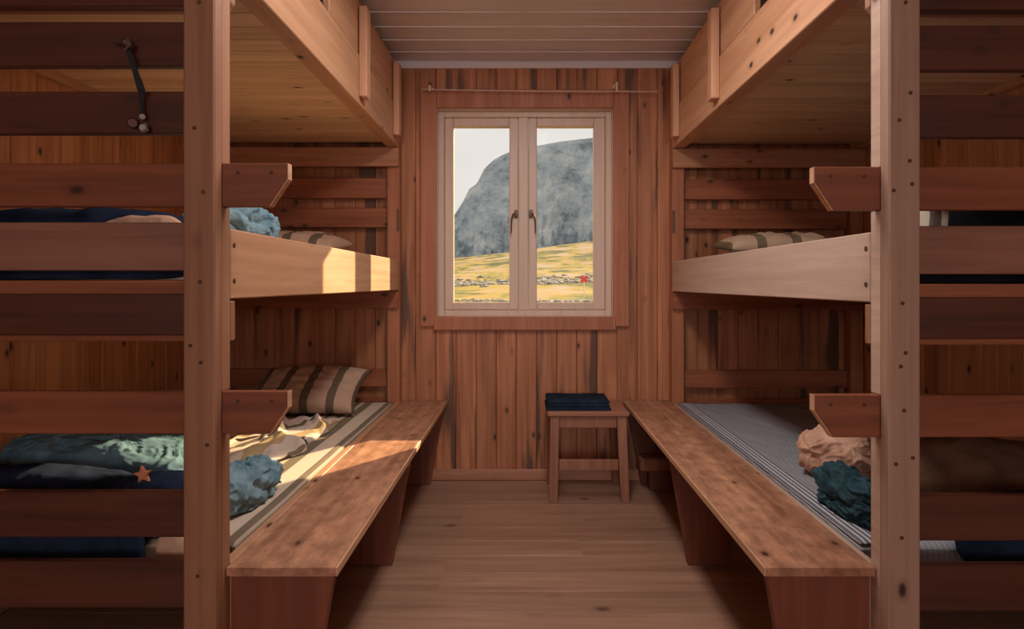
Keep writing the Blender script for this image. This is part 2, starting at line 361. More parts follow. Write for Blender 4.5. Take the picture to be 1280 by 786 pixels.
# ------------------------------------------------------------------ bunk beds
def bunk(side):
    s = side; XI = -.69 if s < 0 else .81; XO = XL+.004 if s < 0 else XR-.004; dz = 0 if s < 0 else -.008
    X = lambda d: XI + s*d
    W = abs(XO-XI)
    lab = ('three-tier pine bunk bed on the side of the room with the sunlit patches' if s < 0 else 'three-tier pine bunk bed standing over the grey ticking mattress')
    t = thing('bunk_bed', lab, 'bunk bed', (XI + s*W/2, 2.4, 0), 'the two facing bunk beds')
    z = lambda v: EYE + v + dz
    ZT = ZC-.0055
    def screws(par, pts, y):
        for px, py in pts:
            q = P(px, py, y); MB().cyl((q.x, y-.0012, q.z), (q.x, y+.004, q.z), .0045, seg=12).build('screw', SCREW, par)
    # front inner post: front plank + layer behind it, broken by the step boards
    fp = MB(); fp.box(X(0), X(.071), 1.370, 1.405, 0.001, ZT, .004)
    fp = fp.build('post', PINE_Z if s < 0 else PINE_ZR, t)
    steps = [(.274, .175), (-.247, -.344)]
    segs = [(.0-EYE-dz+.001, steps[1][1]), (steps[1][0], steps[0][1]), (steps[0][0], ZT-EYE-dz)]
    for a, b_ in segs: MB().box(X(.0015), X(.035), 1.4055, 1.445, z(a)+.0004, z(b_)-.0004, .0012).build('filler_strip', PINE_Z if s < 0 else PINE_Y2, fp)
    pts = [(254,240),(249,3),(250,352),(238,432),(251,453),(259,556),(247,720),(243,160)] if s < 0 else [(1132,3),(1138,116),(1124,150),(1137,201),(1117,238),(1140,230),(1128,379),(1132,441),(1126,458),(1130,513),(1141,572),(1120,580),(1127,672)]
    screws(fp, pts, 1.370)
    # other posts
    MB().box(XO-s*.071, XO, 1.370, 1.445, .001, ZT, .004).build('post', PINE_Z, t)
    bp = MB().box(X(.0), X(.068), 3.392, YB-.0185, .001, ZT-.045, .003).build('post', BACKPOST, t)
    MB().box(X(.003), X(.016), 3.3895, 3.3925, z(.285), z(.41), .001).build('metal_plate', DARKM, bp)
    MB().box(XO-s*.071, XO-s*.001, 3.392, YB-.0185, .001, ZT-.045, .003).build('post', BACKPOST, t)
    # end boards, camera side
    E = [(.746,.632), (.597,.495), (.438,.341), (.139,.029), (-.024,-.119), (-.476,-.580), (-.635,-.741)]
    for i, (a, b_) in enumerate(E):
        MB().box(X(.038), XO-s*.001, 1.4058, 1.4278, z(a), z(b_), .0025).build('end_board', MID_X if i == 3 else RED_X, t)
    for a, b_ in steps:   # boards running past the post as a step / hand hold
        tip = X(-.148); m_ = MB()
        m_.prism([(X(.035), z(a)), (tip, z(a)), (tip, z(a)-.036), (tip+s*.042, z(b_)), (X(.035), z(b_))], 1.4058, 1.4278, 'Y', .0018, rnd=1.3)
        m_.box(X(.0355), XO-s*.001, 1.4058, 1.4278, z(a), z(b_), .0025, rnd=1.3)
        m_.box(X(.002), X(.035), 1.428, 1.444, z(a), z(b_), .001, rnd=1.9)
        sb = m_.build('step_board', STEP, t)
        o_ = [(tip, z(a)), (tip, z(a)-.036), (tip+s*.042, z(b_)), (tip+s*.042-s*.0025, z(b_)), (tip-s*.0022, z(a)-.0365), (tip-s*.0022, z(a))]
        MB().prism(o_, 1.4062, 1.4274, 'Y').build('tip_strip', EDGEW, sb)  # thin paler strip over the cut end of the board
        for dx in (-.035, -.112):
            MB().cyl((X(dx), 1.4048, z(a)-.022), (X(dx), 1.409, z(a)-.022), .0045, seg=12).build('screw', SCREW, sb)
    # head boards at the window wall
    for (a, b_) in ((.585,.473), (.42,.31), (-.476,-.575), (-.635,-.741)):
        MB().box(X(.0685), XO-s*.0725, 3.425, 3.445, z(a), z(b_), .003).build('head_board', RED_XB, t)
    # ledgers
    for (a, b_, mt) in ((.7445,.640, LEDGER), (-.0415,-.137, RED_XB), (-.846,-.93, RED_XB)):
        MB().box(X(-.0) if a > 0 else X(.002), XO-s*.001, 3.366, 3.3915, z(a), z(b_), .003).build('cross_beam', mt, t)
        MB().box(X(.036), XO-s*.032, 1.4465, 1.470, z(a if a > 0 or a < -.5 else .0065), z(b_), .003).build('cross_beam', mt, t)
    # small blocks behind the front post under the rails
    MB().box(X(.0), X(.035), 1.4455, 1.468, z(-.135), z(-.042), .002).build('support_block', PINE_Z, t)
    MB().prism([(X(0), z(.744)), (X(0), z(.66)), (X(.022), z(.632)), (X(.035), z(.632)), (X(.035), z(.744))], 1.4455, 1.468, 'Y', .0015).build('support_block', PINE_Z, t)
    # side rails
    rails = [(.955, .7465, .068, 3.3900), (.128, -.037, .03, 3.3900), (-.655, -.845, .026, 3.3900)]
    for i, (a, b_, th, ye) in enumerate(rails):
        mt = PINE_Y if s < 0 or i == 0 else PINE_Y2
        y0_ = 1.4457 if i else 1.4457
        r_ = MB().box(X(0), X(th), y0_, ye if i else 3.455, z(a), z(b_), .003).build('side_rail', mt, t) if i else \
             MB().box(X(0), X(th), y0_, 3.391, z(a), z(b_), .003).build('side_rail', mt, t)
        MB().box(XO-s*.03, XO-s*.001, y0_, ye, z(min(a, .04) if i == 1 else a), z(b_), .003).build('side_rail', RED_X if i else PINE_Y, t)
        if i == 1:
            for px, py in (((288.5+6, 0),) if False else ()): pass
            for zz in (.09, .005):
                xx = X(0); MB().cyl((xx-s*(-.003), 1.462, z(zz)), (xx-s*.0015, 1.462, z(zz)), .006, seg=12).build('screw', SCREW, r_)
    # decks (each tier one surface of boards)
    for (a, th0, q) in ((.775, .068, 0), (-.012, .03, 1), (-.765, .026, 2)):
        m_ = MB(); y = 1.4715
        while y < 3.36:
            w = .098; m_.box(X(th0+.001), XO-s*.031, y+.0008, min(y+w, 3.388)-.0008, z(a), z(a+.018), .002); y += w
        m_.build('bunk_deck', DECK, t)
    # support strip of the top deck
    # guard rail of the top tier
    MB().box(X(.005), X(.030), 2.19, 3.391, z(.961), z(1.185), .003).build('guard_board', PINE_Y, t)
    MB().box(X(.005), X(.030), 1.4457, 1.62, z(.961), z(1.185), .003).build('guard_board', PINE_Y, t)
    for ya in (2.56, 3.222):
        MB().box(X(-.033), X(-.0005), ya, ya+.062, z(.778), z(1.155), .0025).build('batten', BATTEN, t)
    return t
BL = bunk(-1); BR = bunk(1)

# ------------------------------------------------------------------ benches
def bench(side):
    s = side; xo = -.6895 if s < 0 else .8095; xi = -.432 if s < 0 else .552
    t = thing('bench', 'long worn wooden bench crossed by a patch of sunlight' if s < 0 else 'long worn wooden bench touching the stool and the grey mattress', 'bench', ((xo+xi)/2, 2.4, 0), 'the two benches along the bunks')
    bt = MB().box(xo, xi-s*-.0062, 1.421, YB-.018, .430, .452, .0015, rnd=.3 if s < 0 else .8).build('bench_top', BENCHW, t)
    MB().box(xi, xi+s*.006, 1.421, YB-.018, .430, .452, .002).build('edge_strip', EDGEW, bt)
    for y in (1.445, 2.415, 3.385):
        a = xi + s*.014
        MB().prism([(a, .4295), (a+s*.075, .0005), (xo, .0005), (xo, .4295)], y, y+.024, 'Y', .002).build('leg_panel', RED_Z, t)
    MB().box(xo, xo-s*.018, 1.47, 3.38, .34, .4295, .002).build('back_rail', RED_Z, t)
bench(-1); bench(1)

# ------------------------------------------------------------------ stool
def stool():
    Yf, Yk = 3.105, 3.425; xa, xb = .115, .530; H = .456
    t = thing('stool', 'square wooden stool under the window holding the folded dark cloth', 'stool', ((xa+xb)/2, (Yf+Yk)/2, 0))
    MB().box(xa, xb, Yf, Yk, H-.022, H, .004).build('seat', wood('stool seat wood', (180,124,96), (144,92,70), 'X', knots=0, var=.03), t)
    def leg(xt, xb_, yt, yb_, w=.048, d=.034):
        m_ = MB(); tt = bmesh.new()
        A = [tt.verts.new((xt+dx*w/2, yt+dy*d/2, H-.0225)) for dx, dy in ((-1,-1),(1,-1),(1,1),(-1,1))]
        B = [tt.verts.new((xb_+dx*w*.45, yb_+dy*d/2, .0005)) for dx, dy in ((-1,-1),(1,-1),(1,1),(-1,1))]
        tt.faces.new(A); tt.faces.new(B[::-1])
        for i in range(4): tt.faces.new((A[i], A[(i+1)%4], B[(i+1)%4], B[i]))
        bmesh.ops.recalc_face_normals(tt, faces=tt.faces[:]); bmesh.ops.bevel(tt, geom=tt.edges[:], offset=.002, segments=1, affect='EDGES')
        m_.merge(tt, R.random()*9); return m_.build('leg', STOOLW, t)
    l0, l1 = xa+.038, xb-.040
    for yt, yb_ in ((Yf+.028, Yf+.014), (Yk-.030, Yk-.016)):
        leg(l0, l0-.010, yt, yb_); leg(l1, l1+.018, yt, yb_)
    MB().box(l0+.024, l1-.024, Yf+.016, Yf+.034, H-.082, H-.0235, .002).build('apron', STOOLW, t)
    MB().box(l0+.024, l1-.024, Yk-.040, Yk-.022, H-.082, H-.0235, .002).build('apron', STOOLW, t)
    for x in (l0, l1): MB().box(x-.009, x+.009, Yf+.046, Yk-.049, H-.082, H-.0235, .002).build('apron', STOOLW, t)
    MB().box(l0+.020, l1-.016, Yf+.012, Yf+.028, .160, .214, .002).build('stretcher', STOOLW, t)
stool()

# ------------------------------------------------------------------ soft things
def fbm(p, o=4):
    return mn.fractal(p, 1.0, 2.0, o)
def ridge(p):
    v = 0; a = 1
    for i in range(3):
        v += a*(1-abs(mn.noise(p))*2.2); p = p*2.03 + Vector((3.1, 1.7, 5.3)); a *= .5
    return v/1.75
def lump(name, c, size, mat, parent=None, rz=0, amp=.02, freq=9, pw=2.6, seed=0, seg=170, floor=None, stretch=(1,1,1), build=True, tilt=None, folds=0):
    """soft heaped cloth: a superellipsoid pressed flat underneath and folded by ridged noise"""
    n = seg; mlat = seg//2; vs = []; bm = bmesh.new(); l = bm.faces.layers.float.new('rnd'); uvl = bm.loops.layers.uv.new('UVMap')
    sg = lambda v, e: math.copysign(abs(v)**e, v)
    e = 2/pw; cz = floor if floor is not None else c[2]-size[2]
    rot = Matrix.Rotation(rz, 3, 'Z'); grid = []
    for i in range(mlat+1):
        th = -PI/2 + PI*i/mlat; row = []
        for j in range(n):
            ph = 2*PI*j/n
            q = Vector((sg(math.cos(th), e)*sg(math.cos(ph), e), sg(math.cos(th), e)*sg(math.sin(ph), e), sg(math.sin(th), e)))
            if (i in (0, mlat)) and j: row.append(row[0]); continue
            w = Vector((q.x*size[0], q.y*size[1], q.z*size[2]))
            wp = Vector((w.x*stretch[0], w.y*stretch[1], w.z*stretch[2]))*freq + Vector((seed*7.1, seed*3.3, seed*1.9))
            nrm = Vector((q.x/size[0], q.y/size[1], q.z/size[2])).normalized()
            d = (ridge(wp)-.45)*amp + mn.noise(wp*.35)*amp*1.1
            if folds:      # soft layered bulges with sharp narrow creases running over them
                d = (abs(math.sin(w.z*46 + w.y*10 + 2.4*mn.noise(Vector((w.x*9+seed, w.y*7, w.z*9)))))**.7-.6)*folds*.6 + mn.noise(wp*.35)*amp*.9
                g = w + Vector((mn.noise(w*11+Vector((seed, 0, 0))), mn.noise(w*11+Vector((0, seed, 5))), mn.noise(w*11+Vector((9, 0, seed)))))*.035
                for fq, am in ((17, .55), (31, .36), (57, .16)):
                    n_ = mn.noise(Vector((g.x*fq, g.y*fq*.55, g.z*fq*1.15)) + Vector((seed*2.3+fq, 0, fq)))
                    d += folds*am*(max(0, 1-abs(n_)*5.0)**1.6 - .25)
            w2 = rot @ (w + nrm*d)
            zz = c[2] + w2.z
            if tilt: zz += tilt[0]*w2.x + tilt[1]*w2.y
            zz = max(zz, cz)
            row.append(bm.verts.new((c[0]+w2.x, c[1]+w2.y, zz)))
        grid.append(row)
    for i in range(mlat):
        for j in range(n):
            a = [grid[i][j], grid[i][(j+1) % n], grid[i+1][(j+1) % n], grid[i+1][j]]
            u = []
            for v in a:
                if v not in u: u.append(v)
            if len(u) < 3: continue
            try: f = bm.faces.new(u); f.smooth = True
            except ValueError: continue
            for lp in f.loops: lp[uvl].uv = (lp.vert.co.x-c[0], lp.vert.co.y-c[1])
    return finish(bm, name, mat, parent)
def finish(bm, name, mat, parent=None):
    bmesh.ops.recalc_face_normals(bm, faces=bm.faces[:])
    o_loc = wloc(parent) if parent is not None else Vector()
    for v in bm.verts: v.co -= o_loc
    me = bpy.data.meshes.new(name); bm.to_mesh(me); bm.free(); me.materials.append(mat)
    o = bpy.data.objects.new(name, me); col.objects.link(o)
    if parent is not None: o.parent = parent
    else: recentre(o)
    return o
def sheet(name, x0, x1, y0, y1, z0, hf, mat, parent=None, nx=120, ny=160, uvrot=0, edge=.03, outline=None):
    """laid cloth with thickness: top z = z0+hf(x,y) rounding down to z0 at the rim"""
    bm = bmesh.new(); bm.faces.layers.float.new('rnd'); uvl = bm.loops.layers.uv.new('UVMap'); T = []
    for i in range(nx+1):
        row = []
        for j in range(ny+1):
            u, v = i/nx, j/ny
            x, y = x0+(x1-x0)*u, y0+(y1-y0)*v
            if outline: x, y = outline(u, v, x, y)
            d = min((x-x0 if not outline else u*(x1-x0)), (x1-x if not outline else (1-u)*(x1-x0)), (y-y0 if not outline else v*(y1-y0)), (y1-y if not outline else (1-v)*(y1-y0)))
            k = max(0, min(1, d/edge)); k = math.sqrt(1-(1-k)**2)
            h_ = max(.002, hf(x, y)); row.append(bm.verts.new((x, y, z0 + .0005 + h_ - min(edge*.9, h_*.92)*(1-k))))
        T.append(row)
    for i in range(nx):
        for j in range(ny):
            f = bm.faces.new((T[i][j], T[i+1][j], T[i+1][j+1], T[i][j+1])); f.smooth = True
            for lp in f.loops:
                c_, s_ = math.cos(uvrot), math.sin(uvrot); X_, Y_ = lp.vert.co.x, lp.vert.co.y
                lp[uvl].uv = (X_*c_+Y_*s_, -X_*s_+Y_*c_)
    rim = [T[i][0] for i in range(nx+1)] + [T[nx][j] for j in range(1, ny+1)] + [T[i][ny] for i in range(nx-1, -1, -1)] + [T[0][j] for j in range(ny-1, 0, -1)]
    low = [bm.verts.new((v.co.x, v.co.y, z0)) for v in rim]
    for a in range(len(rim)):
        b_ = (a+1) % len(rim); bm.faces.new((rim[a], low[a], low[b_], rim[b_]))
    bm.faces.new(low)
    return finish(bm, name, mat, parent)
def pillow(name, c, lx, ly, h, rz, mat, label, group=None, tx=0, ty=0, seed=0, parent=None):
    bm = bmesh.new(); bm.faces.layers.float.new('rnd'); uvl = bm.loops.layers.uv.new('UVMap'); n = 44; rows = {1: [], -1: []}
    M = Matrix.Rotation(rz, 3, 'Z') @ Matrix.Rotation(ty, 3, 'Y') @ Matrix.Rotation(tx, 3, 'X')
    for sd in (1, -1):
        for i in range(n+1):
            r_ = []
            for j in range(n+1):
                u, v = -1+2*i/n, -1+2*j/n
                if sd == -1 and (i in (0, n) or j in (0, n)): r_.append(rows[1][i][j]); continue
                th = ((1-abs(u)**2.6)*(1-abs(v)**3))**.45
                pin = 1 - .10*(1-abs(v)**2)*abs(u)**4; pin2 = 1 - .10*(1-abs(u)**2)*abs(v)**4
                z = sd*th*h*(1 + .18*mn.noise(Vector((u*1.6+seed, v*1.6, sd)))) + .012*mn.noise(Vector((u*5, v*5+seed, 2)))*th
                q = Vector((u*lx*pin, v*ly*pin2, z if sd > 0 else z*.55))
                q = M @ q + Vector(c); vv = bm.verts.new(q); r_.append(vv)
            rows[sd].append(r_)
    for sd in (1, -1):
        for i in range(n):
            for j in range(n):
                q = (rows[sd][i][j], rows[sd][i+1][j], rows[sd][i+1][j+1], rows[sd][i][j+1])
                f = bm.faces.new(q if sd > 0 else q[::-1]); f.smooth = True
                for lp, (a, b_) in zip(f.loops, ((i,j),(i+1,j),(i+1,j+1),(i,j+1)) if sd > 0 else ((i,j+1),(i+1,j+1),(i+1,j),(i,j))): lp[uvl].uv = (a/n*lx*2 + .10*b_/n*0, b_/n*ly*2)
    o = finish(bm, name, mat); return tag(o, label, 'pillow', group)

ZM = EYE-.645                     # top of the low mattresses
# low mattresses
def mattress(x0, x1, ztop, th, mat, label, piping=True, crease=None):
    root = thing('mattress', label, 'mattress', ((x0+x1)/2, 2.4, ztop-th), 'mattresses on the bunks')
    body = sheet('mattress_body', x0, x1, 1.535, 3.355, ztop-th, (lambda x, y: th-.001+(crease(x, y) if crease else .002*mn.noise(Vector((x*5, y*5, 0))))), mat, root, 60, 120, edge=.012)
    return root
cre = lambda x, y: .004*mn.noise(Vector((x*4, y*3, 1)))
mattress(-1.715, -.722, ZM, .098, SHEETM, 'low mattress in a wide-striped cream and olive cover beside the sunlit bench', crease=cre)
def crR(x, y):
    v = .003*mn.noise(Vector((x*6, y*2.4, 4)))
    d = mn.noise(Vector((x*9+y*5, (y-x)*1.4, 8))); v += .007*max(0, 1-abs(d)*9)
    return v
root = mattress(.8375, 1.835, ZM-.008, .092, GREYST, 'low mattress in fine grey ticking with pale edge stripes', crease=crR)
EDGE = fabric('edge stripes', (150,148,154), stripes=[(0,(96,96,106)), (.6,(206,204,208))], axis='X', period=.0155)
sheet('edge_band', .8395, .905, 1.54, 3.35, ZM-.0075, lambda x, y: .0055, EDGE, root, 8, 80, edge=.004)
mattress(-1.715, -.725, EYE+.118, .109, PLAINSH, 'middle tier mattress under the dusty blue blanket, seen above the sunlit rail', crease=cre)
mattress(.845, 1.835, EYE+.108, .107, GREYST, 'middle tier mattress carrying the tan pillow and black cloth', crease=cre)

# pillows
pillow('pillow', (-1.10, 3.12, ZM+.100), .285, .19, .075, .0, PILLOWM, 'olive and tan striped pillow at the head of the lower sunlit bed', 'striped pillows', tx=.42, seed=1)
pillow('pillow', (-1.17, 3.06, EYE+.185), .27, .20, .070, .0, PILLOWM, 'striped pillow half hidden behind the sunlit middle tier rail', 'striped pillows', tx=.1, seed=4)
pillow('pillow', (1.24, 3.02, EYE+.178), .28, .20, .066, -.08, PILLOWR, 'pale striped pillow on the middle tier above the grey mattress', 'striped pillows', tx=.1, seed=8)

# crumpled striped duvet on the low left bed
def duv(x, y):
    p = Vector((x*5+y*1.5, y*2.6, 1.3)); a = abs(mn.noise(p)); b = abs(mn.noise(Vector((x*9-y*3, y*4, 7))))
    return .016 + .030*max(0, 1-a*4.5) + .012*max(0, 1-b*5) + .012*mn.noise(Vector((x*3, y*3, 5)))
def ol(u, v, x, y):
    return (x + .05*mn.noise(Vector((0, v*5, 2)))*(u) , y + .05*mn.noise(Vector((u*5, 0, 9))))
o = sheet('duvet', -1.66, -.860, 2.13, 2.88, ZM+.004, duv, DUVETM, uvrot=-.25, outline=ol)
tag(o, 'crumpled striped duvet with dark leaf-shaped blotches lying in the sun', 'duvet')

# left low bed, near end
o = lump('blanket', (-1.27, 1.90, ZM+.085), (.31, .18, .100), TEAL, folds=.014, amp=.022, freq=7, seed=3, floor=ZM+.005, pw=2.8, tilt=(-.06, 0)); tag(o, 'pale teal crumpled blanket bulging through the gap of the left end boards', 'blanket', 'crumpled blankets')
o = lump('blanket', (-.830, 1.825, ZM+.050), (.070, .160, .068), TEAL2, folds=.020, amp=.016, freq=11, seed=11, floor=ZM+.005, pw=2.6, stretch=(1, .5, 1.2)); tag(o, 'dusty blue folded blanket heap on the low bed beside the bench edge', 'blanket', 'crumpled blankets')
nav = thing('sleeping_bag', 'dark navy sleeping bag with a small orange star, behind the left end boards', 'sleeping bag', (-1.28, 1.59, ZM+.005))
lump('bag_body', (-1.34, 1.60, ZM+.078), (.36, .075, .086), NAVY, nav, amp=.016, freq=6, seed=5, floor=ZM+.005, pw=3.2, tilt=(-.05, 0))
lump('bag_flap', (-.945, 1.60, ZM+.075), (.065, .065, .078), NAVY, nav, amp=.008, freq=8, seed=6, floor=ZM+.005, pw=3.6)
lump('bag_tail', (-1.30, 1.502, ZM-.01), (.37, .020, .085), NAVY, nav, amp=.006, freq=8, seed=55, floor=ZM-.10, pw=4)
c = P(179, 593, 1.522); st = MB(); pts = []
for k in range(10):
    r_ = .022 if k % 2 == 0 else .010; a = PI/2 + k*PI/5 + .15; pts.append((c.x+math.cos(a)*r_, c.z+math.sin(a)*r_))
st.prism(pts, c.y-.004, c.y+.004, 'Y').build('star', ORANGE, nav)
o = lump('cloth_bundle', (-.845, 1.485, ZM+.0), (.040, .018, .05), BEIGE, amp=.004, freq=10, seed=9, floor=ZM-.05); tag(o, 'beige cloth corner tucked low beside the left front post', 'cloth')
# left middle tier, near end
o = lump('duvet', (-1.29, 1.695, EYE+.158), (.35, .11, .045), NAVY, amp=.012, freq=6, seed=13, floor=EYE+.123, pw=3); tag(o, 'dark blue duvet on the left middle tier seen between end boards', 'duvet')
o = lump('blanket', (-.835, 1.78, EYE+.170), (.085, .20, .056), TEAL2, folds=.016, amp=.026, freq=14, seed=15, floor=EYE+.123, pw=2.5, stretch=(1, .7, 2)); tag(o, 'dusty blue blanket heap on the middle tier above the lit rail', 'blanket', 'crumpled blankets')
lump('gap_cloth', (-1.20, 1.503, EYE+.078), (.38, .018, .068), NAVY, None, amp=.003, freq=8, seed=61, floor=EYE+.009, pw=9)
o = bpy.data.objects['gap_cloth']; o.name = 'hanging_cloth_strip'; tag(o, 'dark cloth strip hanging in front of the left middle tier mattress', 'duvet')  # navy strip set here to cover the mattress end
o = lump('hanging_cloth_strip', (1.32, 1.503, EYE+.068), (.44, .018, .068), BLACKC, amp=.003, freq=8, seed=63, floor=EYE+.001, pw=9); tag(o, 'black cloth strip hanging in front of the right middle tier mattress', 'duvet')  # black strip covering the right mattress end
o = lump('sheet_fold', (-.965, 1.558, EYE+.138), (.10, .016, .030), BEIGE, amp=.008, freq=9, seed=71, floor=EYE+.1195); tag(o, 'beige sheet fold lying before the dark blue middle tier duvet', 'cloth')
# right low bed, near end
ZR = ZM-.003
o = lump('duvet', (1.31, 1.77, ZR+.085), (.28, .15, .115), OLIVE, amp=.014, freq=4, seed=21, floor=ZR+.006, pw=2.0); tag(o, 'brown rounded duvet mound behind the right end boards', 'duvet')
o = lump('blanket', (1.06, 2.08, ZR+.075), (.120, .09, .080), BEIGE, folds=.016, amp=.022, freq=9, seed=23, floor=ZR+.006, pw=2.4, rz=-.5); tag(o, 'pale beige crumpled blanket beside the right front post', 'blanket', 'crumpled blankets')
o = lump('blanket', (.920, 1.74, ZR+.050), (.052, .150, .072), DTEAL, folds=.020, amp=.018, freq=12, seed=25, floor=ZR+.006, pw=2.5, stretch=(1, .5, 1.2)); tag(o, 'dark teal crumpled blanket on the grey mattress beside the right bench', 'blanket', 'crumpled blankets')
o = lump('sleeping_bag', (1.37, 1.503, ZR+.035), (.32, .022, .11), NAVY, amp=.008, freq=7, seed=27, floor=ZR-.09, pw=3); tag(o, 'dark navy roll lying low in front of the brown duvet mound', 'sleeping bag')
# right middle tier
o = lump('duvet', (1.42, 1.70, EYE+.160), (.35, .14, .062), BLACKC, amp=.008, freq=6, seed=29, floor=EYE+.113, pw=3.4); tag(o, 'black duvet on the right middle tier behind the end boards', 'duvet')
o = lump('cloth_roll', (1.015, 1.56, EYE+.158), (.028, .06, .048), CHEV, amp=.003, freq=9, seed=31, floor=EYE+.113, pw=3.4); tag(o, 'small brown and white striped cloth roll beside the black duvet', 'cloth')
# folded cloth on the stool
fc = thing('folded_cloth', 'dark blue cloth folded in layers on the stool seat', 'cloth', (.275, 3.25, .4565))
for i, (w, hh) in enumerate(((.166, .019), (.160, .018), (.163, .016))):
    z0 = .4568 + sum((.019, .018, .016)[:i])
    sheet('fold', .275-w, .275+w, 3.145+.004*i, 3.375-.003*i, z0, (lambda x, y, q=hh, i=i: q-.001+.0022*mn.noise(Vector((x*16, y*12, i)))-(.006*(x-.1) if i == 2 else 0)), DENIM, fc, 40, 30, edge=.011)

# strap on the left end boards
st = thing('strap', 'black webbing strap with metal ends hanging on the left end boards', 'strap', P(170, 110, 1.39))
def pl(px, py, y=1.396): return P(px, py, y)
def ribbon(pts, w, th, name, mat):
    m_ = MB(); tt = bmesh.new(); rg = []
    for (px, py, yy, ww) in pts:
        q = P(px, py, yy); rg.append([tt.verts.new(q + Vector((dx*ww/2, dy*th/2, 0))) for dx, dy in ((-1,-1),(1,-1),(1,1),(-1,1))])
    for a, b_ in zip(rg, rg[1:]):
        for k in range(4): tt.faces.new((a[k], a[(k+1)%4], b_[(k+1)%4], b_[k]))
    tt.faces.new(rg[0][::-1]); tt.faces.new(rg[-1]); bmesh.ops.recalc_face_normals(tt, faces=tt.faces[:]); m_.merge(tt, 0)
    return m_.build(name, mat, st)
ribbon([(161,60,1.394,.010), (166,72,1.388,.012), (172,90,1.386,.012), (177,105,1.387,.016), (181,118,1.39,.017)], .012, .003, 'webbing', BLACKF)
ribbon([(179,118,1.392,.008), (180,132,1.397,.007), (181,150,1.398,.009)], .01, .003, 'webbing', BLACKF)
MB().tube([pl(158,50), pl(163,51,1.388), pl(164,58,1.384), pl(160,64,1.388), pl(157,60,1.394)], .0032).build('hook', STEEL, st)
m_ = MB(); q0, q1 = P(147, 54, 1.397), P(158, 54, 1.393); m_.cyl(q0, q1, .006, .007); m_.cyl(P(160,55,1.39), P(168,60,1.39), .009, .006); m_.build('clip', DARKM, st)
m_ = MB(); m_.cyl(P(181,147,1.404), P(181,147,1.392), .006); m_.cyl(P(182,161,1.404), P(182,161,1.390), .008); m_.tube([P(179,158,1.393), P(185,156,1.393), P(187,163,1.393), P(181,166,1.393)], .0035); m_.build('buckle', STEEL, st)
m_ = MB(); m_.cyl(P(169,155,1.405), P(169,155,1.393), .012, .009); m_.build('knob', DARKM, st)

st.location.y -= .009
# cable hanging under the right bench and low block at the back wall
m_ = MB(); m_.tube([(.615, 1.52, .425), (.612, 1.535, .36), (.618, 1.55, .30), (.640, 1.56, .26), (.665, 1.56, .245)], .006)
o = recentre(m_.build('looped_cable', plain('cord', (120,92,70), .8))); tag(o, 'short brown cord hanging under the near end of the right bench', 'cord')
bk = thing('foot_rest', 'low wooden crosspiece under the far end of the right bench', 'foot rest', (.71, 3.30, 0))
MB().box(.615, .80, 3.27, 3.35, .107, .176, .006).build('board', STOOLW, bk); MB().box(.665, .79, 3.285, 3.34, .001, .1065, .004).build('base', RED_Z, bk)

# added fill lamp, made up to brighten the aisle from above the view
t = thing('fill_lamp', 'added long white fill lamp over the aisle between the bunks, out of view', 'lamp', (.06, 1.72, ZC))
MB().box(-.10, .22, 1.14, 2.30, ZC-.02, ZC-.005, .003).build('base', plain('fill lamp base', (210,205,200), .5), t)
MB().box(-.08, .20, 1.16, 2.28, ZC-.06, ZC-.0205, .012).build('fill_panel', FILLM, t)

# ------------------------------------------------------------------ outside
def ang(Y):                       # rise of the ground seen from the room
    k = max(0, min(1, math.log(max(Y, 1)/34)/math.log(320/34))); return -.036 + .088*k
def ground(x, Y):
    base = -1.35 if Y < 34 else ang(Y)*Y - 1.35 + 1.224
    if Y >= 34: base = ang(Y)*Y
    base = max(base, -1.6) if Y < 34 else base
    b_ = base + x*.115*max(0, min(1, (Y-30)/250)) + .12*x*.0
    nz = mn.fractal(Vector((x*.05, Y*.05, 0)), 1, 2, 4)*.30*min(1, Y/40) + mn.fractal(Vector((x*.012, Y*.02, 3)), 1, 2, 3)*1.6*min(1, max(0, Y-50)/150)
    return EYE + b_ + nz
bm = bmesh.new(); bm.faces.layers.float.new('rnd'); rows = []; ny, nx = 170, 150
for j in range(ny+1):
    Y = 3.8*(420/3.8)**(j/ny); r_ = []
    for i in range(nx+1):
        x = (-1 + 2*i/nx); x = x*(6+Y*.55)
        r_.append(bm.verts.new((x, Y, ground(x, Y))))
    rows.append(r_)
for j in range(ny):
    for i in range(nx):
        f = bm.faces.new((rows[j][i], rows[j][i+1], rows[j+1][i+1], rows[j+1][i])); f.smooth = True
me = bpy.data.meshes.new('meadow'); bm.to_mesh(me); bm.free()
gm, nt, b = new_mat('autumn heath'); L = nt.links.new
tc = N(nt, 'ShaderNodeTexCoord'); mp = N(nt, 'ShaderNodeMapping'); mp.inputs['Scale'].default_value = (.35, .16, 1); L(tc.outputs['Object'], mp.inputs[0])
n1 = N(nt, 'ShaderNodeTexNoise'); n1.inputs['Scale'].default_value = .5; n1.inputs['Detail'].default_value = 9; n1.inputs['Roughness'].default_value = .75; L(mp.outputs[0], n1.inputs['Vector'])
n2 = N(nt, 'ShaderNodeTexNoise'); n2.inputs['Scale'].default_value = .16; n2.inputs['Detail'].default_value = 5; L(mp.outputs[0], n2.inputs['Vector'])
ma = N(nt, 'ShaderNodeMath', operation='MULTIPLY_ADD'); ma.inputs[1].default_value = .75; mb = N(nt, 'ShaderNodeMath', operation='MULTIPLY'); mb.inputs[1].default_value = .75
L(n2.outputs['Fac'], mb.inputs[0]); L(n1.outputs['Fac'], ma.inputs[0]); L(mb.outputs[0], ma.inputs[2])
cr = ramp(nt, [(.64, lin((82,84,66))), (.70, lin((122,116,72))), (.75, lin((162,144,74))), (.79, lin((170,138,96))), (.84, lin((160,148,138)))]); L(ma.outputs[0], cr.inputs[0])
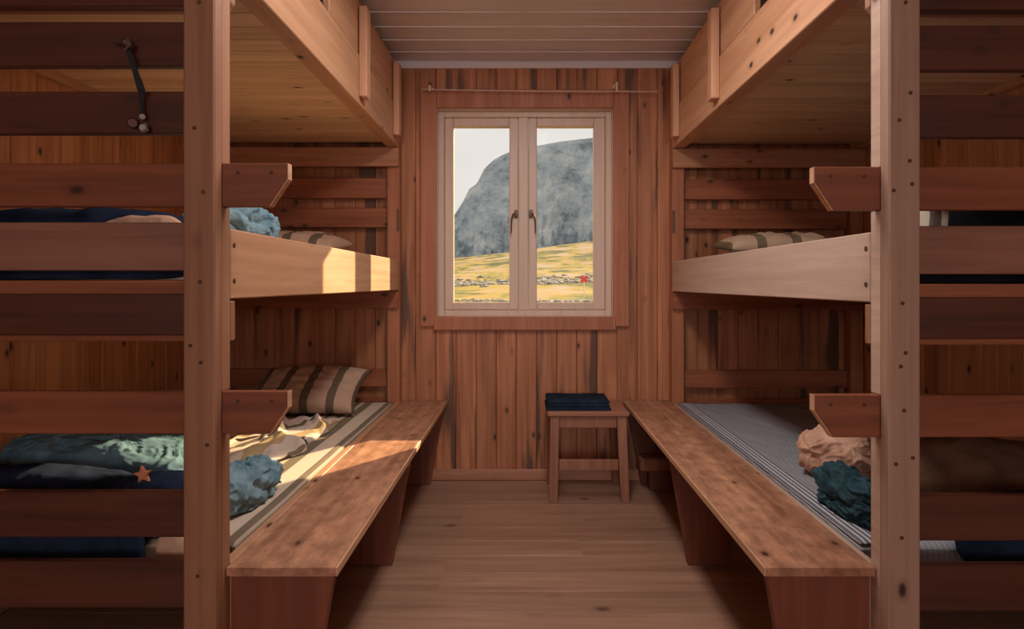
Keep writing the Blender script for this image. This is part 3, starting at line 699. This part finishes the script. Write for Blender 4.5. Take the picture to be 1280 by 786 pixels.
L(cr.outputs[0], b.inputs['Base Color']); b.inputs['Roughness'].default_value = .95; b.inputs['Specular IOR Level'].default_value = .1
me.materials.append(gm); o = bpy.data.objects.new('ground_meadow', me); col.objects.link(o); struct(o); o.name = 'ground'
# rocks in two bands
rk, nt, b = new_mat('grey rock'); L = nt.links.new
tc = N(nt, 'ShaderNodeTexCoord'); n1 = N(nt, 'ShaderNodeTexNoise'); n1.inputs['Scale'].default_value = 2.5; L(tc.outputs['Object'], n1.inputs['Vector'])
cr = ramp(nt, [(.35, lin((128,120,108))), (.65, lin((190,180,168)))]); L(n1.outputs['Fac'], cr.inputs[0]); L(cr.outputs[0], b.inputs['Base Color']); b.inputs['Roughness'].default_value = .9
m_ = MB(); RR = random.Random(3)
for k in range(900):
    if k < 520: Y = RR.gauss(92, 6); sc = RR.uniform(.15, .62)
    else: Y = RR.gauss(38, 1.6); sc = RR.uniform(.06, .22)
    x = (RR.uniform(-.16, .2) if k < 700 else RR.uniform(.0, .2))*Y
    z = ground(x, Y)
    tt = bmesh.new(); bmesh.ops.create_icosphere(tt, subdivisions=1, radius=sc)
    for v in tt.verts: v.co = Vector((v.co.x*1.4, v.co.y, v.co.z*.62)) * (1+.35*mn.noise(v.co*4+Vector((k, 0, 0)))) + Vector((x, Y, z+sc*.1))
    m_.merge(tt)
o = m_.build('boulder_field', rk); o['kind'] = 'stuff'; o['label'] = 'bands of grey boulders scattered across the yellow heath'; o['category'] = 'rocks'
# mountain
prof = [(-.42,.02), (-.28,.050), (-.20,.082), (-.150,.106), (-.114,.118), (-.101,.138), (-.090,.160), (-.078,.168), (-.066,.192), (-.052,.206), (-.040,.213), (-.020,.222), (.020,.230), (.060,.237), (.112,.243), (.2,.252), (.4,.235), (.6,.2)]
def pr(a):
    for (a0, b0), (a1, b1) in zip(prof, prof[1:]):
        if a <= a1: k = max(0, (a-a0)/(a1-a0)); return b0+(b1-b0)*k
    return prof[-1][1]
bm = bmesh.new(); rows = []; nx, ny = 300, 130
for j in range(ny+1):
    v = j/ny; r_ = []
    for i in range(nx+1):
        a = -.42 + 1.02*i/nx
        if v < .78:
            k = v/.78; Y = 640 + 300*k**1.0
            hk = (k**1.5)*.45 + .55*max(0, min(1, (k-.30)/.62))**1.3 if True else 0
            H = pr(a)*940
            z = H*hk
            rough_ = 70*math.sin(PI*k)*(1-k)
            q = Vector((a*26, k*5.0, 0)); z += (ridge(q)-.5)*rough_*.55*min(1, H/120)
            gy = (ridge(Vector((a*60, k*7, 5)))-.5)*30*math.sin(PI*k)*(1-k); Y += gy
            x = a*940*(.72+.28*k)/(.72+.28*1.0) if False else a*Y
        else:
            k = (v-.78)/.22; Y = 940 + 500*k; z = pr(a)*940*(1-.25*k) ; x = a*Y
        r_.append(bm.verts.new((x, Y, EYE + z - 6)))
    rows.append(r_)
for j in range(ny):
    for i in range(nx): bm.faces.new((rows[j][i], rows[j][i+1], rows[j+1][i+1], rows[j+1][i]))
me = bpy.data.meshes.new('mountain'); bm.to_mesh(me); bm.free()
mm, nt, b = new_mat('hazed mountain rock'); L = nt.links.new
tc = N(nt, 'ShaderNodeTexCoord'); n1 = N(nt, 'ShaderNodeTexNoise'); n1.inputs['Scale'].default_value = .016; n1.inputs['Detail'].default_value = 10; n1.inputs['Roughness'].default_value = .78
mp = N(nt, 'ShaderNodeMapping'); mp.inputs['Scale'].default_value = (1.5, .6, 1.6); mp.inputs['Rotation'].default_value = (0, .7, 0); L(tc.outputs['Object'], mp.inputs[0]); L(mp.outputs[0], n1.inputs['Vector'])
cr = ramp(nt, [(.38, lin((118,128,134))), (.47, lin((164,172,177))), (.55, lin((190,195,197))), (.66, lin((222,220,214)))]); L(n1.outputs['Fac'], cr.inputs[0]); L(cr.outputs[0], b.inputs['Base Color']); b.inputs['Roughness'].default_value = 1  # distance haze is mixed into the rock's natural grey-blue
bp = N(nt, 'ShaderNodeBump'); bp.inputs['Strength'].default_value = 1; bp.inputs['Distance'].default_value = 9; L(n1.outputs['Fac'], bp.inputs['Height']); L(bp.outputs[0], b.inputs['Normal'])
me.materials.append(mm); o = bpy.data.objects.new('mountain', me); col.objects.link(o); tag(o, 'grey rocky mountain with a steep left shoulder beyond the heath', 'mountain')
# snow patch
sp = MB()
# red cross trail marker
Y = 44; mk = thing('trail_marker', 'red cross trail marker on a white pole out on the heath', 'trail marker', (P(730, 0, Y).x, Y, ground(P(730,0,Y).x, Y)))
gz = ground(P(730,0,Y).x, Y); X0 = P(730,0,Y).x
MB().cyl((X0, Y, gz-.2), (X0, Y, P(730, 338, Y).z), .045, seg=10).build('pole', plain('white pole', (235,232,228), .6), mk)
RED = plain('red paint', (220,90,82), .6)
for sgn in (1, -1):
    c = P(730, 349, Y); d = .30; w = .115; u = Vector((1, 0, sgn)).normalized(); v = Vector((-sgn, 0, 1)).normalized()
    pts = [c+u*d+v*w, c+u*d-v*w, c-u*d-v*w, c-u*d+v*w]
    MB().prism([(q.x, q.z) for q in pts], Y-.09-(.02 if sgn > 0 else .045), Y-.07-(.02 if sgn > 0 else .045), 'Y').build('cross_arm', RED, mk)

# ------------------------------------------------------------------ light
w = bpy.data.worlds.new('sky'); bpy.context.scene.world = w; w.use_nodes = True; nt = w.node_tree; nt.nodes.clear(); L = nt.links.new
out = nt.nodes.new('ShaderNodeOutputWorld'); bg = nt.nodes.new('ShaderNodeBackground'); tc = N(nt, 'ShaderNodeTexCoord')
n1 = N(nt, 'ShaderNodeTexNoise'); n1.inputs['Scale'].default_value = 3.5; n1.inputs['Detail'].default_value = 5; mp = N(nt, 'ShaderNodeMapping'); mp.inputs['Scale'].default_value = (1, 1, 2.5); L(tc.outputs['Generated'], mp.inputs[0]); L(mp.outputs[0], n1.inputs['Vector'])
cr = ramp(nt, [(.3, lin((218,213,208))), (.7, lin((236,229,222)))]); L(n1.outputs['Fac'], cr.inputs[0]); L(cr.outputs[0], bg.inputs[0]); bg.inputs[1].default_value = 1.12; L(bg.outputs[0], out.inputs[0])
sun = bpy.data.lights.new('sun', 'SUN'); sun.energy = 13; sun.angle = math.radians(.6); sun.color = (1, .76, .44)
so = bpy.data.objects.new('sun', sun); col.objects.link(so); so.rotation_euler = Vector((-.74, -1, -.565)).to_track_quat('-Z', 'Y').to_euler()
def area(name, loc, dirv, sx, sy, pw_, colr):
    a = bpy.data.lights.new(name, 'AREA'); a.shape = 'RECTANGLE'; a.size = sx; a.size_y = sy; a.energy = pw_; a.color = colr
    o = bpy.data.objects.new(name, a); col.objects.link(o); o.location = loc; o.rotation_euler = Vector(dirv).to_track_quat('-Z', 'Y').to_euler(); return o
area('doorway_fill', (.10, YF+.03, 1.5), (0, 1, 0), 1.65, 1.3, 62, (1, .97, .95))  # added fill light standing in the made-up doorway
area('aisle_fill', (.06, 1.72, ZC-.066), (0, 0, -1), .26, 1.1, 21, (1, .96, .93))  # added fill light just below the made-up lamp
if 0: area('window_daylight', (-.005, YW+.10, EYE+.39), (0, -1, -.1), .9, 1.05, 16, (.95, .97, 1))

# ------------------------------------------------------------------ camera
cd = bpy.data.cameras.new('camera'); co = bpy.data.objects.new('camera', cd); col.objects.link(co)
cd.sensor_width = 36; cd.lens = F/1280*36; cd.shift_x = -16/1280; cd.shift_y = -39/1280; cd.clip_end = 5000; cd.clip_start = .05
co.location = (0, 0, EYE); co.rotation_euler = (PI/2, 0, 0)
sc = bpy.context.scene; sc.camera = co
sc.view_settings.view_transform = 'Standard'; sc.view_settings.look = 'None'; sc.view_settings.exposure = 0; sc.view_settings.gamma = 1; sc.view_settings.use_curve_mapping = False
